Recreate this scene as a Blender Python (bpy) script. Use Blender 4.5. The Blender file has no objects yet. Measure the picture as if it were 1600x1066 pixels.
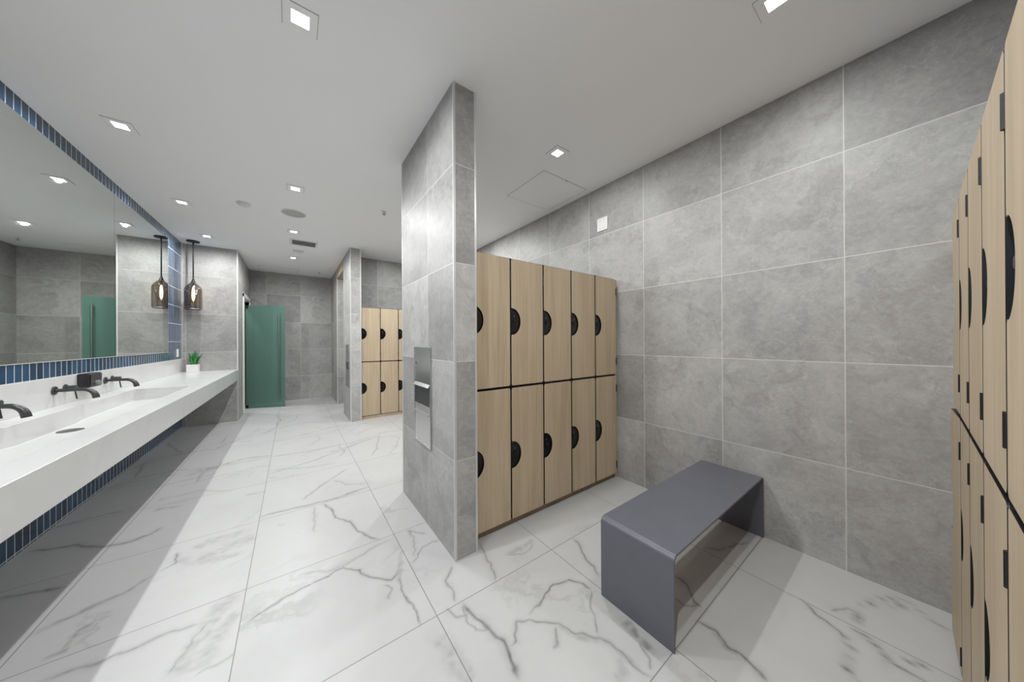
VEINS_AND_SHADE = [(0.01,0.8,[(-0.201,2.972),(-0.048,2.97),(0.077,2.963),(0.226,2.943),(0.369,2.957),(0.56,3.002)]),(0.007,0.6,[(0.055,3.071),(0.195,3.277),(0.343,3.41),(0.458,3.568)]),(0.009,0.6,[(-0.197,3.884),(0.02,3.975),(0.172,4.021),(0.368,4.141),(0.553,4.199)]),(0.006,0.6,[(-0.182,4.465),(0.069,4.416),(0.341,4.413),(0.535,4.488)]),(0.008,0.75,[(0.198,2.908),(0.247,2.792),(0.262,2.617),(0.343,2.5),(0.366,2.342),(0.423,2.234),(0.474,2.15)]),(0.01,0.4,[(0.131,2.9),(0.136,2.674),(0.12,2.51)]),(0.007,0.75,[(-0.189,1.882),(-0.127,1.929),(-0.053,1.95),(0.029,1.973),(0.151,1.993),(0.224,2.006),(0.302,1.936),(0.367,1.811),(0.453,1.746),(0.504,1.785)]),(0.012,0.35,[(0.031,2.105),(0.154,2.035),(0.251,2.021),(0.362,2.063),(0.519,2.115)]),(0.016,0.35,[(0.551,1.948),(0.507,1.806),(0.47,1.703)]),(0.006,0.65,[(0.488,1.752),(0.474,1.679),(0.471,1.586),(0.494,1.465),(0.477,1.385)]),(0.006,0.5,[(0.4,1.735),(0.418,1.682),(0.389,1.612)]),(0.02,0.5,[(-0.323,3.478),(-0.208,3.443)]),(0.01,0.5,[(-0.338,5.641),(-0.227,5.967),(-0.165,6.457),(-0.25,7.053)]),(0.012,0.45,[(0.574,5.355),(0.807,5.344),(1.022,5.357)]),(0.008,0.5,[(0.548,4.365),(0.802,4.529),(0.987,4.52),(0.85,4.026),(0.742,3.764)]),(0.006,0.45,[(0.962,4.407),(1.096,4.437),(1.203,4.289),(1.068,3.969),(0.952,3.746)]),(0.05,0.33,[(-0.524,2.767),(-0.466,2.808),(-0.387,2.826),(-0.274,2.805)]),(0.07,0.3,[(-0.493,2.601),(-0.393,2.628),(-0.298,2.683),(-0.214,2.696)]),(0.012,0.45,[(0.055,5.231),(0.29,5.337),(0.622,5.486),(0.895,5.455)]),(0.01,0.4,[(0.669,2.131),(0.662,2.008),(0.597,1.835)]),(0.006,0.5,[(0.651,2.128),(0.75,2.021)]),(0.006,0.5,[(0.579,1.8),(0.669,1.887),(0.779,1.921)]),(0.006,0.45,[(0.334,3.321),(0.394,3.156),(0.543,3.073)]),(0.012,0.75,[(0.691,1.369),(0.699,1.288),(0.726,1.164),(0.741,1.081),(0.73,1.032),(0.714,0.94)]),(0.007,0.8,[(0.934,1.131),(1.045,1.152),(1.145,1.172),(1.224,1.152),(1.274,1.091),(1.285,1.037)]),(0.012,0.35,[(1.049,1.156),(1.157,1.171),(1.224,1.152)]),(0.008,0.6,[(0.748,1.056),(0.787,1.056),(0.804,1.085),(0.855,1.124),(0.917,1.089),(0.973,1.035),(1.009,0.975),(1.057,0.907),(1.096,0.836),(1.12,0.759),(1.13,0.681),(1.151,0.615)]),(0.022,0.35,[(0.977,1.039),(1.003,0.969),(1.044,0.895),(1.1,0.838),(1.117,0.757),(1.147,0.651)]),(0.012,0.5,[(0.968,1.005),(0.951,0.965),(0.907,0.937)]),(0.009,0.55,[(0.769,1.654),(0.685,1.547),(0.679,1.461),(0.657,1.395)]),(0.012,0.5,[(0.997,1.707),(0.948,1.558),(0.928,1.464),(0.901,1.393)]),(0.03,0.35,[(1.083,1.515),(1.169,1.513),(1.292,1.531)]),(0.008,0.4,[(1.07,1.516),(1.157,1.46),(1.279,1.496)]),(0.01,0.65,[(1.516,1.375),(1.476,1.262),(1.423,1.147),(1.392,1.084)]),(0.006,0.5,[(1.28,1.027),(1.187,0.948),(1.114,0.864)]),(0.03,0.6,[(1.267,0.828),(1.235,0.743),(1.231,0.65)]),(0.03,0.3,[(1.091,0.753),(1.075,0.696),(1.029,0.69)]),(0.05,0.3,[(0.51,1.283),(0.546,1.187),(0.551,1.095),(0.556,1.042)]),(0.006,0.5,[(0.606,1.381),(0.636,1.32),(0.689,1.307)]),(0.005,0.5,[(0.691,1.369),(0.656,1.272),(0.663,1.206),(0.722,1.173)]),(0.006,0.5,[(1.212,0.73),(1.192,0.66),(1.165,0.638)]),(0.012,0.7,[(1.546,0.624),(1.551,0.547),(1.522,0.491),(1.518,0.433),(1.505,0.376),(1.485,0.347)]),(0.025,0.4,[(1.544,0.552),(1.515,0.496),(1.514,0.445)]),(0.008,0.7,[(2.094,0.359),(2.041,0.293),(1.995,0.216),(1.939,0.169),(1.847,0.178),(1.799,0.157),(1.771,0.134)]),(0.011,0.75,[(2.067,0.18),(2.069,0.127),(1.991,0.09),(1.976,0.044),(1.975,-0.013)]),(0.035,0.4,[(2.061,0.132),(2.01,0.085)]),(0.009,0.5,[(2.111,0.254),(2.19,0.223),(2.212,0.179),(2.134,0.173)]),(0.007,0.55,[(2.278,0.171),(2.412,0.114),(2.506,0.066),(2.514,0.023),(2.379,0.081)]),(0.005,0.4,[(2.514,0.023),(2.428,-0.034),(2.389,-0.084)]),(0.014,0.55,[(2.057,0.05),(2.039,0.03),(2.079,-0.014)]),(0.005,0.4,[(2.023,0.086),(1.87,0.06)]),(0.009,0.7,[(1.741,0.81),(1.722,0.738),(1.645,0.687),(1.64,0.647)]),(0.007,0.6,[(1.592,0.741),(1.583,0.689),(1.657,0.663)]),(0.008,0.6,[(2.12,0.812),(2.16,0.758),(2.296,0.715),(2.402,0.659)]),(0.02,0.45,[(-0.967,2.415),(-0.908,2.429),(-0.855,2.473),(-0.802,2.489),(-0.731,2.497),(-0.67,2.555),(-0.633,2.599)]),(0.01,0.5,[(-0.934,2.438),(-0.85,2.458),(-0.788,2.479),(-0.736,2.513)]),(0.006,0.7,[(-0.627,2.624),(-0.585,2.663),(-0.597,2.782)]),(0.014,0.5,[(-0.847,2.18),(-0.807,2.19),(-0.803,2.247),(-0.798,2.307),(-0.763,2.341)]),(0.012,0.5,[(-0.814,2.057),(-0.727,2.045),(-0.641,2.026),(-0.543,2.036),(-0.463,2.039),(-0.33,2.018)]),(0.06,0.35,[(-0.398,1.747),(-0.363,1.859),(-0.323,1.972),(-0.284,2.092),(-0.227,2.12)]),(0.05,0.32,[(-0.328,1.726),(-0.299,1.829),(-0.259,1.906),(-0.227,2.004)]),(0.006,0.5,[(-0.421,1.774),(-0.379,1.872),(-0.328,2.006)]),(0.008,0.4,[(-0.327,1.718),(-0.258,1.718),(-0.212,1.739)]),(0.012,0.65,[(-1.236,2.849),(-1.122,2.801),(-1.006,2.76)]),(0.04,0.3,[(-0.611,2.724),(-0.493,2.603),(-0.382,2.552),(-0.271,2.538)]),(0.012,0.7,[(-1.374,3.387),(-1.269,3.339),(-1.162,3.312),(-1.013,3.168),(-0.899,3.138),(-0.812,3.165),(-0.763,3.241)]),(0.01,0.55,[(-1.39,3.698),(-1.282,3.725),(-1.165,3.754),(-1.074,3.748)]),(0.03,0.4,[(-0.888,3.608),(-0.815,3.586),(-0.741,3.563)]),(0.008,0.4,[(-0.938,3.814),(-0.793,3.815),(-0.664,3.836),(-0.451,3.655)]),(0.02,0.6,[(-1.366,4.94),(-1.33,5.089)]),(0.01,0.55,[(-1.257,4.548),(-1.33,5.089),(-1.237,5.145)]),(0.02,0.5,[(-1.36,5.919),(-1.198,5.546),(-1.07,5.224)]),(0.01,0.45,[(-0.74,4.065),(-0.741,4.359),(-0.655,4.402),(-0.645,4.633)]),(0.016,0.4,[(-0.77,5.471),(-0.756,5.838),(-0.659,5.815)]),(0.02,0.4,[(-0.573,5.365),(-0.445,5.358)])]  # the broad stroke close beside the bench leg is its shadow, painted in
import bpy, bmesh, math, random
import numpy as np
from mathutils import Vector, Matrix

SC = bpy.context.scene
COL = SC.collection
PI = math.pi

# ------------------------------------------------------------------ dimensions (metres)
CEIL = 2.912
XL, XV, XR = -1.405, -0.748, 2.561      # basin wall, counter front / passage wall, tiled wall
YE, YF = 6.866, 8.586                   # end of the basin alcove, far wall

# ------------------------------------------------------------------ mesh helpers
class MB:
    def __init__(s):
        s.v = []; s.f = []
    def add(s, vs, fs):
        n = len(s.v); s.v += [tuple(p) for p in vs]; s.f += [tuple(i + n for i in f) for f in fs]
    def box(s, x0, x1, y0, y1, z0, z1):
        s.add([(x0,y0,z0),(x1,y0,z0),(x1,y1,z0),(x0,y1,z0),(x0,y0,z1),(x1,y0,z1),(x1,y1,z1),(x0,y1,z1)],
              [(3,2,1,0),(4,5,6,7),(0,1,5,4),(1,2,6,5),(2,3,7,6),(3,0,4,7)])
    def tube(s, path, rad, seg=16, cap=True, sx=1.0):
        pts = [Vector(p) for p in path]; n = len(pts)
        if not isinstance(rad, (list, tuple)): rad = [rad] * n
        t0 = (pts[1] - pts[0]).normalized()
        up = Vector((0,0,1)) if abs(t0.z) < .9 else Vector((0,1,0))
        a = t0.cross(up).normalized(); vs = []; fs = []
        for i, p in enumerate(pts):
            t = (pts[min(i+1, n-1)] - pts[max(i-1, 0)]).normalized()
            a = (a - t * a.dot(t)).normalized(); b = t.cross(a)
            for k in range(seg):
                w = 2 * PI * k / seg
                vs.append(p + a * (math.cos(w) * rad[i] * sx) + b * (math.sin(w) * rad[i]))
        for i in range(n - 1):
            for k in range(seg):
                fs.append((i*seg+k, i*seg+(k+1) % seg, (i+1)*seg+(k+1) % seg, (i+1)*seg+k))
        if cap:
            fs.append(tuple(range(seg))[::-1]); fs.append(tuple((n-1)*seg + k for k in range(seg)))
        s.add(vs, fs)
    def lathe(s, prof, c=(0,0,0), seg=32, cap=False):
        vs = []; fs = []; n = len(prof)
        for r, z in prof:
            for k in range(seg):
                w = 2 * PI * k / seg
                vs.append((c[0] + r * math.cos(w), c[1] + r * math.sin(w), c[2] + z))
        for i in range(n - 1):
            for k in range(seg):
                fs.append((i*seg+k, i*seg+(k+1) % seg, (i+1)*seg+(k+1) % seg, (i+1)*seg+k))
        if cap:
            fs.append(tuple(range(seg))[::-1]); fs.append(tuple((n-1)*seg + k for k in range(seg)))
        s.add(vs, fs)
    def prism(s, poly, axis, a, b):
        """closed outline (2-D) extruded along an axis from a to b"""
        def P(p, w):
            return {'y': (p[0], w, p[1]), 'x': (w, p[0], p[1]), 'z': (p[0], p[1], w)}[axis]
        n = len(poly)
        vs = [P(p, a) for p in poly] + [P(p, b) for p in poly]
        fs = [tuple(range(n)), tuple(range(2*n-1, n-1, -1))]
        fs += [(i, i + n, (i+1) % n + n, (i+1) % n) for i in range(n)]
        s.add(vs, fs)
    def build(s, name, mat, parent=None, smooth=None, bevel=None, seg=2):
        me = bpy.data.meshes.new(name); me.from_pydata(s.v, [], s.f)
        bm = bmesh.new(); bm.from_mesh(me)
        bmesh.ops.recalc_face_normals(bm, faces=bm.faces); bm.to_mesh(me); bm.free()
        for m in (mat if isinstance(mat, (list, tuple)) else [mat]): me.materials.append(m)
        if smooth is not None or bevel:
            me.polygons.foreach_set('use_smooth', [True] * len(me.polygons))
            me.set_sharp_from_angle(angle=math.radians(smooth if smooth is not None else 35))
        o = bpy.data.objects.new(name, me); COL.objects.link(o)
        if parent: o.parent = parent
        if bevel:
            m = o.modifiers.new('bevel', 'BEVEL'); m.width = bevel; m.segments = seg
            m.limit_method = 'ANGLE'; m.angle_limit = math.radians(40)
            m.harden_normals = True
        return o

def tag(o, label, cat, group=None, kind=None):
    o['label'] = label; o['category'] = cat
    if group: o['group'] = group
    if kind: o['kind'] = kind
    return o
def struct(o, label, cat): return tag(o, label, cat, None, 'structure')
def empty(name, loc=(0,0,0), rz=0.0):
    o = bpy.data.objects.new(name, None); o.empty_display_size = .05; COL.objects.link(o)
    o.location = loc; o.rotation_euler = (0, 0, rz); return o
def copy_tree(o, parent=None):
    c = o.copy(); COL.objects.link(c)
    if parent: c.parent = parent
    for ch in list(o.children): copy_tree(ch, c)
    return c

# ------------------------------------------------------------------ material helpers
class NT:
    def __init__(s, name):
        s.m = bpy.data.materials.new(name); s.m.use_nodes = True; s.t = s.m.node_tree
        s.t.nodes.clear(); s.out = s.n('ShaderNodeOutputMaterial')
    def n(s, typ, **kw):
        d = s.t.nodes.new(typ)
        for k, v in kw.items(): setattr(d, k, v)
        return d
    def put(s, sock, v):
        if isinstance(v, bpy.types.NodeSocket): s.t.links.new(v, sock)
        elif v is not None: sock.default_value = v
    def math(s, op, a, b=None, c=None, clamp=False):
        d = s.n('ShaderNodeMath', operation=op, use_clamp=clamp)
        for i, v in enumerate((a, b, c)): s.put(d.inputs[i], v)
        return d.outputs[0]
    def vmath(s, op, a, b=None, c=None):
        d = s.n('ShaderNodeVectorMath', operation=op)
        for i, v in enumerate((a, b, c)): s.put(d.inputs[i], v)
        return d.outputs[0]
    def vscale(s, a, f):
        d = s.n('ShaderNodeVectorMath', operation='SCALE'); s.put(d.inputs[0], a); s.put(d.inputs['Scale'], f)
        return d.outputs[0]
    def xyz(s, x=0., y=0., z=0.):
        d = s.n('ShaderNodeCombineXYZ')
        for i, v in enumerate((x, y, z)): s.put(d.inputs[i], v)
        return d.outputs[0]
    def sep(s, v):
        d = s.n('ShaderNodeSeparateXYZ'); s.put(d.inputs[0], v); return d.outputs
    def noise(s, vec, scale, detail=4., rough=.55, dist=0., out='Fac'):
        d = s.n('ShaderNodeTexNoise'); s.put(d.inputs['Vector'], vec)
        d.inputs['Scale'].default_value = scale; d.inputs['Detail'].default_value = detail
        d.inputs['Roughness'].default_value = rough; d.inputs['Distortion'].default_value = dist
        return d.outputs[out]
    def white(s, vec, out='Value'):
        d = s.n('ShaderNodeTexWhiteNoise', noise_dimensions='3D'); s.put(d.inputs['Vector'], vec); return d.outputs[out]
    def rng(s, v, a, b, c=0., d=1., smooth=False):
        r = s.n('ShaderNodeMapRange'); r.interpolation_type = 'SMOOTHSTEP' if smooth else 'LINEAR'
        for i, q in enumerate((v, a, b, c, d)): s.put(r.inputs[i], q)
        return r.outputs[0]
    def mix(s, f, a, b, blend='MIX'):
        d = s.n('ShaderNodeMix', data_type='RGBA', blend_type=blend)
        s.put(d.inputs[0], f)
        for i, v in ((6, a), (7, b)):
            if isinstance(v, tuple) and len(v) == 3: v = v + (1.,)
            s.put(d.inputs[i], v)
        return d.outputs[2]
    def bump(s, h, strength=.2, dist=.002):
        d = s.n('ShaderNodeBump'); d.inputs['Strength'].default_value = strength; d.inputs['Distance'].default_value = dist
        s.put(d.inputs['Height'], h); return d.outputs[0]
    def pbsdf(s, col, rough=.5, metal=0., normal=None, spec=.5, **kw):
        d = s.n('ShaderNodeBsdfPrincipled')
        s.put(d.inputs['Base Color'], (col + (1.,)) if isinstance(col, tuple) else col)
        s.put(d.inputs['Roughness'], rough); s.put(d.inputs['Metallic'], metal)
        s.put(d.inputs['Specular IOR Level'], spec)
        if normal is not None: s.put(d.inputs['Normal'], normal)
        for k, v in kw.items(): s.put(d.inputs[k], v)
        return d.outputs[0]
    def finish(s, sh):
        s.t.links.new(sh, s.out.inputs[0]); return s.m
    def obj(s): return s.n('ShaderNodeTexCoord').outputs['Object']

def plain(name, col, rough=.5, metal=0., spec=.5, var=.06, scale=30.):
    t = NT(name); nz = t.noise(t.obj(), scale, 3.)
    c = t.mix(t.rng(nz, .3, .7), tuple(q * (1 - var) for q in col), tuple(min(1, q * (1 + var)) for q in col))
    return t.finish(t.pbsdf(c, rough, metal, None, spec))

def tile_grid(t, u, v, uo, up, vo, vp, w):
    fu = t.math('DIVIDE', t.math('SUBTRACT', u, uo), up); fv = t.math('DIVIDE', t.math('SUBTRACT', v, vo), vp)
    iu, iv = t.math('FLOOR', fu), t.math('FLOOR', fv)
    du = t.math('MULTIPLY', t.math('PINGPONG', fu, .5), up); dv = t.math('MULTIPLY', t.math('PINGPONG', fv, .5), vp)
    d = t.math('MINIMUM', du, dv)
    return iu, iv, d, t.rng(d, w * .35, w * .75, 1., 0.)

STONE_A, STONE_B = (.29, .283, .275), (.535, .526, .512)
def stone(name, ox=0., oy=0., vo=0., p=.609, vp=None, seed=1., gain=1.0):
    """large grey porcelain wall tiles, joints set out for one wall (ox for faces along x, oy for faces along y)"""
    vp = vp or p
    t = NT(name); P = t.obj(); x, y, z = t.sep(P)
    nx, ny, nz = t.sep(t.n('ShaderNodeNewGeometry').outputs['Normal'])
    side = t.math('GREATER_THAN', t.math('ABSOLUTE', nx), .5)
    u = t.math('ADD', t.math('MULTIPLY', side, t.math('SUBTRACT', y, oy)), t.math('MULTIPLY', t.math('SUBTRACT', 1., side), t.math('SUBTRACT', x, ox)))
    iu, iv, d, grout = tile_grid(t, u, z, 0., p, vo, vp, .0042)
    cell = t.xyz(iu, iv, seed)
    r = t.white(cell); rc = t.white(t.vmath('ADD', cell, (7.3, 1.1, 3.)), 'Color')
    Q = t.vmath('ADD', t.xyz(u, z, t.math('MULTIPLY', seed, 3.)), t.vscale(rc, 60.))
    warp = t.vscale(t.vmath('SUBTRACT', t.noise(Q, 3.2, 5., .6, 0., 'Color'), (.5, .5, .5)), .75)
    W = t.vmath('ADD', Q, warp)
    clouds = t.noise(W, 2.0, 9., .62, .35)
    fine = t.noise(Q, 34., 6., .75)
    mid = t.noise(W, 9., 7., .78, .25)
    f = t.math('ADD', t.math('MULTIPLY', clouds, .52), t.math('ADD', t.math('MULTIPLY', mid, .30), t.math('MULTIPLY', fine, .24)))
    c = t.mix(t.rng(t.math('ADD', f, t.rng(r, 0., 1., -.03, .03)), .385, .675), STONE_A, STONE_B)
    # pale hairline scratches
    vor = t.n('ShaderNodeTexVoronoi', feature='DISTANCE_TO_EDGE'); vor.inputs['Scale'].default_value = 5.5
    t.put(vor.inputs['Vector'], t.vmath('ADD', Q, t.vscale(t.vmath('SUBTRACT', t.noise(Q, 5., 6., .7, 0., 'Color'), (.5, .5, .5)), .9)))
    line = t.math('MULTIPLY', t.rng(vor.outputs['Distance'], 0., .024, 1., 0.), t.rng(t.noise(W, 2.6, 3.), .46, .60))
    speck = t.rng(t.noise(Q, 60., 4., .75), .61, .74)
    pale = t.math('MAXIMUM', t.math('MULTIPLY', line, .5), t.math('MULTIPLY', speck, t.rng(t.noise(Q, 3.5, 2.), .42, .7, 0., .7)))
    c = t.mix(t.math('MULTIPLY', pale, .85), c, (.80, .79, .77))
    dark = t.math('MULTIPLY', t.rng(t.noise(W, 4.5, 7., .72, .8), .52, .72), .5)
    c = t.mix(dark, c, (.22, .216, .21))
    g = t.math('MULTIPLY', t.rng(r, 0., 1., .90, 1.10), gain * .90)
    c = t.mix(1., c, t.xyz(g, g, g), 'MULTIPLY')
    c = t.mix(t.math('MULTIPLY', grout, .75), c, (.66, .655, .64))
    h = t.math('SUBTRACT', t.math('MULTIPLY', fine, .35), t.math('MULTIPLY', grout, 1.))
    return t.finish(t.pbsdf(c, t.rng(fine, .3, .7, .42, .55), 0., t.bump(h, .12, .0015), .45))

def marble_floor():
    t = NT('marble_porcelain'); P = t.obj(); x, y, z = t.sep(P)
    iu, iv, d, grout = tile_grid(t, x, y, .56, .765, .62, .765, .0034)
    cell = t.xyz(iu, iv, 4.); rc = t.white(cell, 'Color')
    Q = t.vmath('ADD', t.xyz(x, y, 0.), t.vscale(rc, 40.))
    at = t.n('ShaderNodeAttribute', attribute_name='vein_shade')
    fine = t.noise(P, 55., 5., .7)
    vein_shade = t.math('MULTIPLY', at.outputs['Fac'], t.rng(fine, .25, .7, .75, 1.15))
    warp = t.vscale(t.vmath('SUBTRACT', t.noise(Q, 2.5, 6., .62, 0., 'Color'), (.5, .5, .5)), .8)
    rid = t.math('ABSOLUTE', t.math('SUBTRACT', t.noise(t.vmath('ADD', Q, warp), 1.1, 2., .5), .5))
    soft = t.math('MULTIPLY', t.rng(rid, 0., .02, 1., 0., True), t.rng(t.noise(Q, 1.7, 2.), .48, .72, 0., .28))
    cloud = t.rng(t.noise(t.vmath('ADD', Q, warp), 2.2, 6., .6), .35, .75, 0., .10)
    v = t.math('ADD', t.math('MAXIMUM', vein_shade, soft), cloud, clamp=True)
    c = t.mix(v, (.50, .50, .499), (.135, .134, .132))
    c = t.mix(grout, c, (.20, .195, .19))
    h = t.math('MULTIPLY', grout, -1.)
    return t.finish(t.pbsdf(c, t.rng(fine, .3, .7, .34, .40), 0., t.bump(h, .25, .001), .45))

def blue_tile():
    t = NT('glazed_blue_tile'); x, y, z = t.sep(t.obj())
    iu, iv, d, grout = tile_grid(t, y, z, 3.289, .0675, 1.083, .268, .0052)
    cell = t.xyz(iu, iv, 2.); r = t.white(cell); rc = t.white(cell, 'Color')
    Q = t.vmath('ADD', t.xyz(y, z, 0.), t.vscale(rc, 20.))
    nz = t.noise(Q, 9., 3., .5)
    f = t.math('ADD', t.math('MULTIPLY', r, .5), t.math('MULTIPLY', nz, .5))
    c = t.mix(t.rng(f, .3, .7), (.010, .030, .062), (.027, .068, .130))
    c = t.mix(grout, c, (.60, .61, .62))
    tilt = t.math('ADD', t.math('MULTIPLY', t.math('SUBTRACT', y, t.math('MULTIPLY', iu, .0675)), t.rng(r, 0., 1., -1.2, 1.2)), 0.)
    h = t.math('ADD', t.math('ADD', t.math('MULTIPLY', t.noise(Q, 7., 2., .4), .05), tilt), t.math('MULTIPLY', grout, -.03))
    return t.finish(t.pbsdf(c, t.math('ADD', t.math('MULTIPLY', grout, .5), .14), 0., t.bump(h, .35, .06), .32))

def wood(name, a, b, rough=.5):
    t = NT(name); P = t.obj(); x, y, z = t.sep(P)
    oi = t.n('ShaderNodeObjectInfo').outputs['Random']
    off = t.math('MULTIPLY', oi, 31.)
    Q = t.xyz(t.math('ADD', x, off), y, t.math('ADD', z, t.math('MULTIPLY', oi, 13.)))
    S = t.vmath('MULTIPLY', Q, (38., 38., 1.4)); nA = t.noise(S, 1., 5., .6, .4)
    nB = t.noise(t.vmath('MULTIPLY', Q, (120., 120., 3.5)), 1., 3., .6)
    nC = t.noise(t.vmath('MULTIPLY', Q, (9., 9., .7)), 1., 3., .5, .6)
    f = t.math('ADD', t.math('ADD', t.math('MULTIPLY', nA, .45), t.math('MULTIPLY', nB, .2)), t.math('MULTIPLY', nC, .35))
    c = t.mix(t.rng(f, .34, .66, smooth=True), a, b)
    return t.finish(t.pbsdf(c, rough, 0., t.bump(nB, .05, .0006), .4))

def mirror_mat():
    t = NT('mirror_glass'); nz = t.noise(t.obj(), .6, 1.)
    c = t.mix(nz, (.78, .815, .785), (.80, .83, .80))
    return t.finish(t.pbsdf(c, .012, 1.))

def frosted_glass():
    t = NT('frosted_green_glass'); nz = t.noise(t.obj(), 3., 2.)
    c = t.mix(nz, (.25, .46, .395), (.29, .50, .43))
    d = t.n('ShaderNodeBsdfDiffuse'); t.put(d.inputs[0], c)
    tr = t.n('ShaderNodeBsdfTranslucent'); t.put(tr.inputs[0], c)
    gl = t.n('ShaderNodeBsdfGlossy'); gl.inputs['Roughness'].default_value = .16; gl.inputs[0].default_value = (.8, .95, .9, 1)
    tp = t.n('ShaderNodeBsdfRefraction'); tp.inputs['Roughness'].default_value = .35; tp.inputs['IOR'].default_value = 1.05
    t.put(tp.inputs[0], (.42, .72, .64, 1.))
    def ms(f, a, b):
        m = t.n('ShaderNodeMixShader'); t.put(m.inputs[0], f); t.put(m.inputs[1], a.outputs[0]); t.put(m.inputs[2], b.outputs[0]); return m
    a = ms(.45, d, tr); b = ms(.40, a, tp)
    lw = t.n('ShaderNodeFresnel'); lw.inputs['IOR'].default_value = 1.4
    return t.finish(ms(lw.outputs[0], b, gl).outputs[0])

def smoke_glass():
    t = NT('smoked_mirror_glass'); nz = t.noise(t.obj(), 8., 2.)
    tp = t.n('ShaderNodeBsdfTransparent'); t.put(tp.inputs[0], t.mix(nz, (.44, .38, .34), (.47, .41, .36)))
    gl = t.n('ShaderNodeBsdfGlossy'); gl.inputs['Roughness'].default_value = .04; gl.inputs[0].default_value = (.72, .66, .60, 1)
    lw = t.n('ShaderNodeLayerWeight'); lw.inputs['Blend'].default_value = .45
    m = t.n('ShaderNodeMixShader'); t.put(m.inputs[0], t.rng(lw.outputs['Facing'], 0., 1., .22, .85))
    t.put(m.inputs[1], tp.outputs[0]); t.put(m.inputs[2], gl.outputs[0])
    return t.finish(m.outputs[0])

def quartz():
    t = NT('white_quartz'); P = t.obj()
    w = t.vmath('ADD', P, t.vscale(t.noise(P, 1.5, 5., .6, 0., 'Color'), .8))
    rid = t.math('ABSOLUTE', t.math('SUBTRACT', t.noise(w, .9, 3., .5), .5))
    v = t.math('MULTIPLY', t.rng(rid, 0., .05, 1., 0., True), .10)
    c = t.mix(v, (.60, .60, .595), (.38, .38, .38))
    return t.finish(t.pbsdf(c, .22, 0., None, .5))

def glow(name, col, s):
    t = NT(name); nz = t.noise(t.obj(), 5., 1.)
    e = t.n('ShaderNodeEmission'); t.put(e.inputs[0], t.mix(nz, col, tuple(min(1, q * 1.03) for q in col))); e.inputs[1].default_value = s
    return t.finish(e.outputs[0])

M_ceil = plain('painted_ceiling', (.95, .95, .95), .8, var=.01, scale=3.)
M_white = plain('white_paint', (.78, .78, .77), .45, var=.02)
M_plastic = plain('white_plastic', (.74, .73, .70), .4, var=.02)
M_trim = plain('aluminium_edge_trim', (.62, .62, .61), .38, .35, var=.03)
M_tan = plain('tan_panel', (.42, .33, .235), .6, var=.05, scale=12.)
M_black = plain('black_phenolic', (.008, .008, .009), .4, var=.2)
M_lock = plain('glossy_black_lock', (.006, .006, .007), .18, var=.2)
M_dial = plain('lock_steel', (.22, .22, .23), .3, .9, var=.1)
M_hinge = plain('black_hinge', (.012, .012, .013), .42, .3, var=.3, scale=80.)
M_oak = wood('light_oak', (.42, .325, .215), (.53, .425, .305))
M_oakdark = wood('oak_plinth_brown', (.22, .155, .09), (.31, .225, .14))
M_bench = plain('dark_slate_steel', (.112, .116, .14), .38, .0, .6, var=.04, scale=9.)
M_gun = plain('gunmetal', (.075, .075, .078), .3, .75, var=.12)
M_gunblack = plain('black_dispenser', (.022, .021, .022), .3, .2, var=.2)
M_steel = plain('brushed_steel', (.62, .62, .61), .24, 1., var=.04, scale=60.)
M_bar = plain('dull_steel_bar', (.22, .25, .24), .35, .8, var=.08)
M_steeldark = plain('steel_recess', (.10, .10, .10), .35, .8, var=.1)
M_rod = plain('black_rod', (.010, .010, .011), .4, .3, var=.2)
M_pot = plain('white_ceramic', (.70, .69, .67), .5, var=.03)
M_soil = plain('soil', (.03, .022, .015), .9, var=.4)
M_grey = plain('grey_metal', (.28, .28, .27), .4, .5, var=.1)
M_drain = plain('dark_drain', (.09, .09, .085), .4, .6, var=.3, scale=120.)
M_ventin = plain('vent_grey', (.22, .22, .22), .5, var=.1)
M_spk = plain('speaker_grille', (.50, .50, .49), .6, var=.03, scale=300.)
M_gap = plain('shadow_gap_grey', (.30, .30, .30), .7, var=.02)
M_marble = marble_floor(); M_blue = blue_tile(); M_mirror = mirror_mat(); M_glass = frosted_glass()
M_smoke = smoke_glass(); M_quartz = quartz()
M_lens = glow('lit_lens', (1., .98, .95), 8.)
M_bulb = glow('lit_filament', (1., .62, .30), 11.)

def leaf_mat():
    t = NT('green_leaf'); nz = t.noise(t.vmath('MULTIPLY', t.obj(), (60., 60., 25.)), 1., 3.)
    return t.finish(t.pbsdf(t.mix(t.rng(nz, .35, .65), (.015, .11, .028), (.06, .30, .07)), .4))
M_leaf = leaf_mat()

# ------------------------------------------------------------------ floor: marble with its veins, and a painted bench shadow, as a vertex value
def value_noise(x, y, seed, cells):
    rs = np.random.RandomState(seed); g = rs.rand(64, 64).astype(np.float32)
    x = x * cells; y = y * cells
    xi = np.floor(x).astype(int); yi = np.floor(y).astype(int); fx = x - xi; fy = y - yi
    fx = fx*fx*(3-2*fx); fy = fy*fy*(3-2*fy); a, b = xi % 64, yi % 64; c, d = (xi+1) % 64, (yi+1) % 64
    return (g[a,b]*(1-fx)+g[c,b]*fx)*(1-fy) + (g[a,d]*(1-fx)+g[c,d]*fx)*fy
def random_veins():
    rs = random.Random(11); out = []
    for i in range(-2, 3):
        for j in range(4, 11):
            for k in range(rs.choice((1, 2, 2, 3))):
                x = .56 + .765 * i + rs.uniform(-.5, .2); y = .62 + .765 * j + rs.uniform(0, .765)
                a = rs.uniform(.1, .9); pts = [(x, y)]
                for q in range(rs.randint(3, 6)):
                    a += rs.uniform(-.5, .5); s = rs.uniform(.08, .17)
                    x += math.cos(a) * s; y += math.sin(a) * s; pts.append((x, y))
                out.append((rs.choice((.006, .008, .012, .03)), rs.uniform(.22, .5), pts))
    return out
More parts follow.
